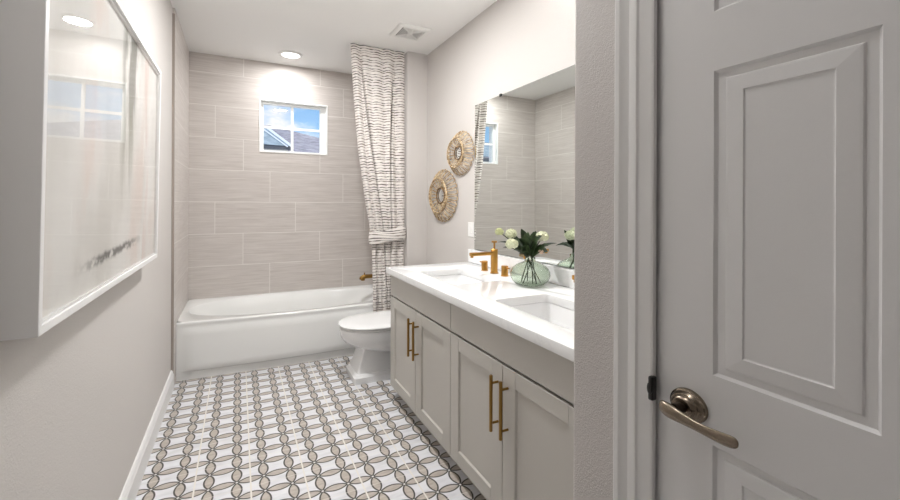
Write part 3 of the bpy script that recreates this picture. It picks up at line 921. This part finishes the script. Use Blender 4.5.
def spacer(Ln, Ht, Wd, Dp):
    bm = bmesh.new(); a, b = Wd + .0005, Wd + .006
    x0, x1 = .0525, Dp - .0062
    add_box(bm, x0, x1, a, b, a, Ht - a); add_box(bm, x0, x1, Ln - b, Ln - a, a, Ht - a)
    add_box(bm, x0, x1, b, Ln - b, a, b); add_box(bm, x0, x1, b, Ln - b, Ht - b, Ht - a)
    return bm
M['artglass'] = glazing('picture_glass', ior=1.6)
framed_art()

# ------------------------------------------------------------------ ceiling fixtures
def downlight(x, y, label):
    t = thing('downlight', (x, y, ZC - .0005), label, 'ceiling light', 'recessed downlights')
    bm = bmesh.new()
    add_lathe(bm, [(.108, 0), (.107, -.006), (.098, -.010), (.084, -.010), (.080, -.006), (.080, 0)], 0, 0, 40)
    obj('trim_ring', bm, M['white'], t, auto=30)
    bm = bmesh.new(); add_lathe(bm, [(.079, -.003), (.079, -.0075), (.060, -.009)], 0, 0, 40)
    obj('lens', bm, M['lamp'], t, auto=30)
downlight(.436, 4.246, 'round recessed downlight in the ceiling over the bathtub')
# unseen fixtures above the frame; the camera-side one is added for light
downlight(.55, 2.55, 'round recessed downlight over the floor between vanity and artwork')
downlight(.35, .75, 'round recessed downlight added out of view to light the camera side of the room')
t = thing('added_light_bar', (XR - .001, 1.22, 2.36), 'brass light bar with a white diffuser, added out of view to brighten the room', 'added light')  # unseen bar with a glowing diffuser, added to brighten the room
bm = box(-.03, 0, -.10, .10, -.05, .05, bevel=.004); obj('back_plate', bm, M['brass'], t)
bm = box(-.075, -.03, -.30, .30, -.022, .022, bevel=.006); obj('light_bar', bm, M['brass'], t)
bm = box(-.105, -.0755, -.285, .285, -.035, .035, bevel=.01); obj('diffuser', bm, M['lamp'], t)
t = thing('exhaust_vent', (1.249, 3.236, ZC - .0005), 'square white exhaust fan grille on the ceiling near the curtain', 'vent')
bm = bmesh.new(); hw = .134
def sq(hw_, z): return [Vector((-hw_, -hw_, z)), Vector((hw_, -hw_, z)), Vector((hw_, hw_, z)), Vector((-hw_, hw_, z))]
add_ring_loft(bm, [sq(hw, 0), sq(hw, -.006), sq(hw - .012, -.014), sq(hw - .036, -.016), sq(hw - .040, -.008), sq(hw - .040, 0)], True, True)
obj('frame', bm, M['white'], t)
obj('backing', box(-.093, .093, -.093, .093, -.0095, -.0085), M['grille_dark'], t)
bm = bmesh.new()
for i in range(6):
    r0 = .020 + .0125 * i
    add_ring_loft(bm, [sq(r0, -.0096), sq(r0, -.015), sq(r0 + .0042, -.015), sq(r0 + .0042, -.0096)], False, False)
for sx, sy in ((1, 0), (-1, 0)):
    pass
add_box(bm, -.004, .004, -.092, .092, -.0155, -.0100); 
for sgn in (1, -1):
    add_tube(bm, [(-.09, -.09 * sgn, -.0135), (.09, .09 * sgn, -.0135)], .003, 6)
obj('louvers', bm, M['white'], t)
bm = bmesh.new(); add_lathe(bm, [(.018, -.0096), (.018, -.017), (.012, -.019)], 0, 0, 20); obj('center_cap', bm, M['white'], t, auto=30)

# ------------------------------------------------------------------ vase and flowers
VXc, VYc, VZ = 1.420, 1.860, .8975
t = thing('glass_vase', (VXc, VYc, VZ), 'squat green glass vase holding white blooms, on the counter between the sinks', 'vase')
outp = [(.045, 0), (.062, .001), (.078, .007), (.098, .024), (.1085, .048), (.107, .070), (.096, .092), (.074, .110), (.048, .121), (.032, .128), (.027, .137), (.0285, .150)]
inp = [(r - .003, z + (.0035 if i < 3 else 0)) for i, (r, z) in enumerate(outp)]
bm = bmesh.new(); k_ = 1.0
add_lathe(bm, [(.001, 0)] + outp + [(.0275, .1515)] + inp[::-1] + [(.001, .004)], 0, 0, 48, k_, k_, True, True)
obj('vessel', bm, M['vase'], t, smooth=True)
M['leaf'] = None
def leafmat():
    mt, h, p = principled('dark_leaf', rough=.42, spec=.5)
    n1 = h.noise(h.pos(), 30, 2)
    h.L(h.ramp(n1, [(.3, lin(28, 42, 24)), (.7, lin(58, 78, 44))]), p.inputs['Base Color']); return mt
M['leaf'] = leafmat()
M['stem'] = principled('green_stem', lin(52, 64, 38), .5)[0]
M['petal'] = principled('cream_petal', lin(232, 234, 205), .6)[0]
M['petal2'] = principled('lime_petal', lin(214, 218, 172), .6)[0]
def leaf(parent, base, tip, width, droop=.015, twist=0):
    base, tip = Vector(base), Vector(tip)
    d = tip - base; L_ = d.length; dn = d.normalized()
    side = dn.cross(Vector((0, 0, 1))).normalized()
    side = Matrix.Rotation(twist, 3, dn) @ side; up = side.cross(dn).normalized()
    bm = bmesh.new(); n = 10; rows = []
    for i in range(n + 1):
        q = i / n
        w = 1.4 * width * math.sin(PI * min(1, q ** .75)) ** .8 * (1 if q < 1 else 0)
        c0 = base + d * q + Vector((0, 0, 1)) * droop * math.sin(PI * q) - Vector((0, 0, 1)) * 0
        rows.append([bm.verts.new(c0 - side * w + up * w * .25), bm.verts.new(c0 - side * w * .5 + up * w * .08), bm.verts.new(c0), bm.verts.new(c0 + side * w * .5 + up * w * .08), bm.verts.new(c0 + side * w + up * w * .25)])
    for a, b in zip(rows, rows[1:]):
        for j in range(4): bm.faces.new((a[j], a[j + 1], b[j + 1], b[j]))
    bmesh.ops.remove_doubles(bm, verts=bm.verts, dist=.0002)
    bm.transform(Matrix.Translation(-parent.location))
    o = obj('leaf', bm, M['leaf'], parent, smooth=True)
    sm = o.modifiers.new('t', 'SOLIDIFY'); sm.thickness = .0008
def bloom(parent, c, r, mat, lush=1):
    """ball of small overlapping petals"""
    c = Vector(c); bm = bmesh.new()
    n = int(62 * lush)
    for i in range(n):
        zz = 1 - 1.75 * (i + .5) / n; rr_ = math.sqrt(max(0, 1 - zz * zz)); a = i * 2.399963
        nrm = Vector((rr_ * math.cos(a), rr_ * math.sin(a), zz))
        R_ = r * (.86 + .16 * random.random())
        pc = c + Vector((nrm.x * R_, nrm.y * R_, nrm.z * R_ * .85))
        u = nrm.cross(Vector((.3, .2, 1))).normalized(); v = nrm.cross(u)
        b = random.random() * PI; u, v = u * math.cos(b) + v * math.sin(b), v * math.cos(b) - u * math.sin(b)
        s0 = r * .34; cv = bm.verts.new(pc - nrm * s0 * .3)
        ring = []
        for k in range(8):
            aa = 2 * PI * k / 8; q = s0 * (1 if k % 2 else .72)
            ring.append(bm.verts.new(pc + (u * math.cos(aa) + v * math.sin(aa)) * q + nrm * s0 * .12 * random.random()))
        for k in range(8): bm.faces.new((cv, ring[k], ring[(k + 1) % 8]))
    bmesh.ops.create_icosphere(bm, subdivisions=2, radius=r * .82, matrix=Matrix.Translation(c) @ Matrix.Diagonal((1, 1, .85, 1)))
    bm.transform(Matrix.Translation(-parent.location))
    me = D.meshes.new('bloom'); bm.to_mesh(me); bm.free()
    link('bloom', me, mat, parent, False)
FZ = VZ
def flower(label, head, foot, r, mat, leaves, lush=1, mid=None):
    t = thing('flower_stem', (VXc + foot[0], VYc + foot[1], VZ + foot[2]), label, 'flower', 'flower stems in the green vase')
    neck = Vector((VXc + head_neck(head)[0], VYc + head_neck(head)[1], VZ + .145))
    hd = Vector(head)
    p0 = Vector((VXc + foot[0], VYc + foot[1], VZ + foot[2]))
    md = (neck + hd) / 2 + Vector((0, 0, .012))
    bm = bmesh.new(); add_tube(bm, [p0, p0.lerp(neck, .5), neck, md, hd], .0026, 8); bm.transform(Matrix.Translation(-t.location))
    obj('stem', bm, M['stem'], t, smooth=True)
    if r: bloom(t, hd, r, mat, lush)
    for b, tp, w, dr, tw in leaves: leaf(t, b, tp, w, dr, tw)
def head_neck(h):
    dx, dy = h[0] - VXc, h[1] - VYc; L_ = math.hypot(dx, dy) + 1e-6
    return dx / L_ * .013, dy / L_ * .013
# picture-plane direction at the vase: right is (+x,-y)
def at(u, v, k=0.0):
    """point near the vase from its offset right / up / away, metres"""
    return (VXc + u * .894 + k * .4475, VYc - u * .4475 + k * .894, VZ + v)
flower('pale green bloom at the far left of the bouquet', at(-.165, .285, .03), (.055, .02, .012), .024, M['petal2'], [(at(-.03, .17), at(-.175, .232, .0), .020, .018, .3), (at(-.03, .18, .02), at(-.12, .285, .07), .016, .01, -.5), (at(-.02, .16), at(-.10, .195, -.05), .017, .012, .5)])
flower('cream bloom at the top left of the bouquet', at(-.100, .275, .03), (.045, -.035, .012), .031, M['petal'], [(at(-.01, .19), at(-.050, .305, .0), .017, .01, 1.1), (at(-.02, .17), at(-.145, .200, .03), .015, .012, -.4)])
flower('cream-green bloom low on the left, in front of the leaves', at(-.106, .225, -.04), (.02, .05, .012), .033, M['petal'], [(at(-.01, .16, -.02), at(-.075, .175, -.07), .016, .01, .6)])
flower('cream bloom at the right of the bouquet', at(.065, .262, .0), (-.055, -.01, .012), .034, M['petal'], [(at(.03, .18), at(.150, .225, .02), .013, .012, .2), (at(.02, .18), at(.085, .185, -.05), .021, .012, .9), (at(.01, .19, .02), at(.04, .29, .05), .018, .008, 1.0), (at(.03, .19), at(.115, .205, .07), .016, .012, -.5)])
flower('small tan bud tucked low at the left of the vase neck', at(-.052, .165, -.03), (-.03, .04, .012), .014, principled('tan_bud', lin(190, 170, 132), .7)[0], [(at(-.005, .15), at(-.03, .215, -.05), .017, .012, 1.2)], .6)
flower('small pinkish bud tucked low at the right of the vase neck', at(.050, .183, -.04), (.0, -.055, .012), .015, principled('pink_bud', lin(205, 178, 158), .7)[0], [(at(.01, .16), at(.03, .235, -.05), .019, .012, 1.4), (at(.0, .17), at(-.015, .29, -.01), .018, .0, 1.5)], .6)
flower('leafy green sprig standing upright at the centre', at(.010, .27, .01), (-.02, -.05, .012), 0, None, [(at(.0, .16), at(.018, .29, .0), .022, .0, 1.5), (at(.0, .17), at(-.035, .285, -.03), .019, .0, 1.0), (at(.005, .2), at(.055, .27, -.04), .019, .01, .8), (at(.0, .19), at(-.065, .255, -.03), .019, .01, .5), (at(.0, .15), at(.06, .20, -.05), .020, .01, 1.0), (at(-.005, .15), at(-.055, .215, -.06), .018, .01, .9)])

# ------------------------------------------------------------------ outside: neighbouring roofs
def shingle(name, a, b):
    mt, h, p = principled(name, rough=.9)
    x, y, z = h.xyz(h.pos())
    n1 = h.noise(h.comb(h.math('MULTIPLY', x, 2), h.math('MULTIPLY', y, 2), h.math('MULTIPLY', z, 7)), 2.5, 4, .7)
    h.L(h.ramp(n1, [(.35, a), (.65, b)]), p.inputs['Base Color']); return mt
M['shingle'] = shingle('grey_shingles', lin(128, 122, 124), lin(186, 178, 180))
M['metalroof'] = shingle('pale_roof', lin(150, 164, 174), lin(188, 200, 208))
M['stucco'] = principled('pale_stucco', lin(205, 198, 190), .9)[0]
M['white_ext'] = principled('white_fascia', lin(232, 236, 242), .6)[0]
ht = thing('neighbour_house', (0, 14, 0), 'neighbouring house with a grey shingled hip roof, seen through the window', 'house')
def pl(bm, pts): bm.faces.new([bm.verts.new(Vector(p) - Vector((0, 14, 0))) for p in pts])
A, AL, ER, EL, BR, BL = (.85, 14, 3.70), (-6, 14, 3.70), (3.45, 9.3, 2.36), (-9, 9.3, 2.36), (3.45, 18.7, 2.36), (-9, 18.7, 2.36)
bm = bmesh.new()
for pts in ((EL, ER, A, AL), (ER, BR, A), (BR, BL, AL, A), (BL, EL, AL), (EL, BL, BR, ER)): pl(bm, pts)
bmesh.ops.remove_doubles(bm, verts=bm.verts, dist=.001)
obj('roof', bm, M['shingle'], ht)
bm = box(-8.6, 2.6, -3.6, 3.6, 0, 2.34); obj('wall', bm, M['stucco'], ht)
bm = bmesh.new(); add_box(bm, 1.02, 1.16, 13.3 - 14, 13.42 - 14, 3.44, 3.56); obj('roof_vent', bm, M['black'], ht)
h2 = thing('garage', (0, 8.9, 0), 'neighbouring garage with a pale gabled roof and white rake boards, outside the window', 'garage')
obj('wall', box(-2.9, .88, .14, .35, 0, 2.40), M['stucco'], h2)
def q2(p): return Vector(p) - Vector((0, 8.9, 0))
bm = bmesh.new()
Rg, Rl, Fe, Fl = (.40, 9.0, 2.925), (-3.5, 9.0, 2.925 + 1.3), (.965, 9.0, 2.495), (-3.5, 9.0, 2.56)
a_ = [(-3.0, 9.0, 2.52), (.90, 9.0, 2.475), (.47, 9.0, 2.79), (.38, 9.0, 2.81), (-3.0, 9.0, 2.83)]
add_ring_loft(bm, [[q2(p) for p in a_], [q2((p[0], p[1] + .12, p[2] + .0)) for p in a_]])
obj('roof', bm, M['metalroof'], h2)
bm = bmesh.new()
for (o0, wd) in ((0, .045), (-.10, .022)):
    p0, p1 = Vector((.46 + o0, 8.97, 2.80)), Vector((.945 + o0 * .8, 8.97, 2.445))
    nn_ = (p1 - p0).cross(Vector((0, 1, 0))).normalized() * wd
    r_ = [p0, p1, p1 + nn_, p0 + nn_]
    add_ring_loft(bm, [[q2(p) for p in r_], [q2(p + Vector((0, .03, 0))) for p in r_]])
obj('rake_board', bm, M['white_ext'], h2)
bm = bmesh.new(); add_box(bm, -3.0, .95, 9.02 - 8.9, 9.10 - 8.9, 2.40, 2.475); obj('soffit', bm, principled('shaded_soffit', lin(90, 92, 98), .9)[0], h2)  # eave shadow painted as a dark strip below the roof
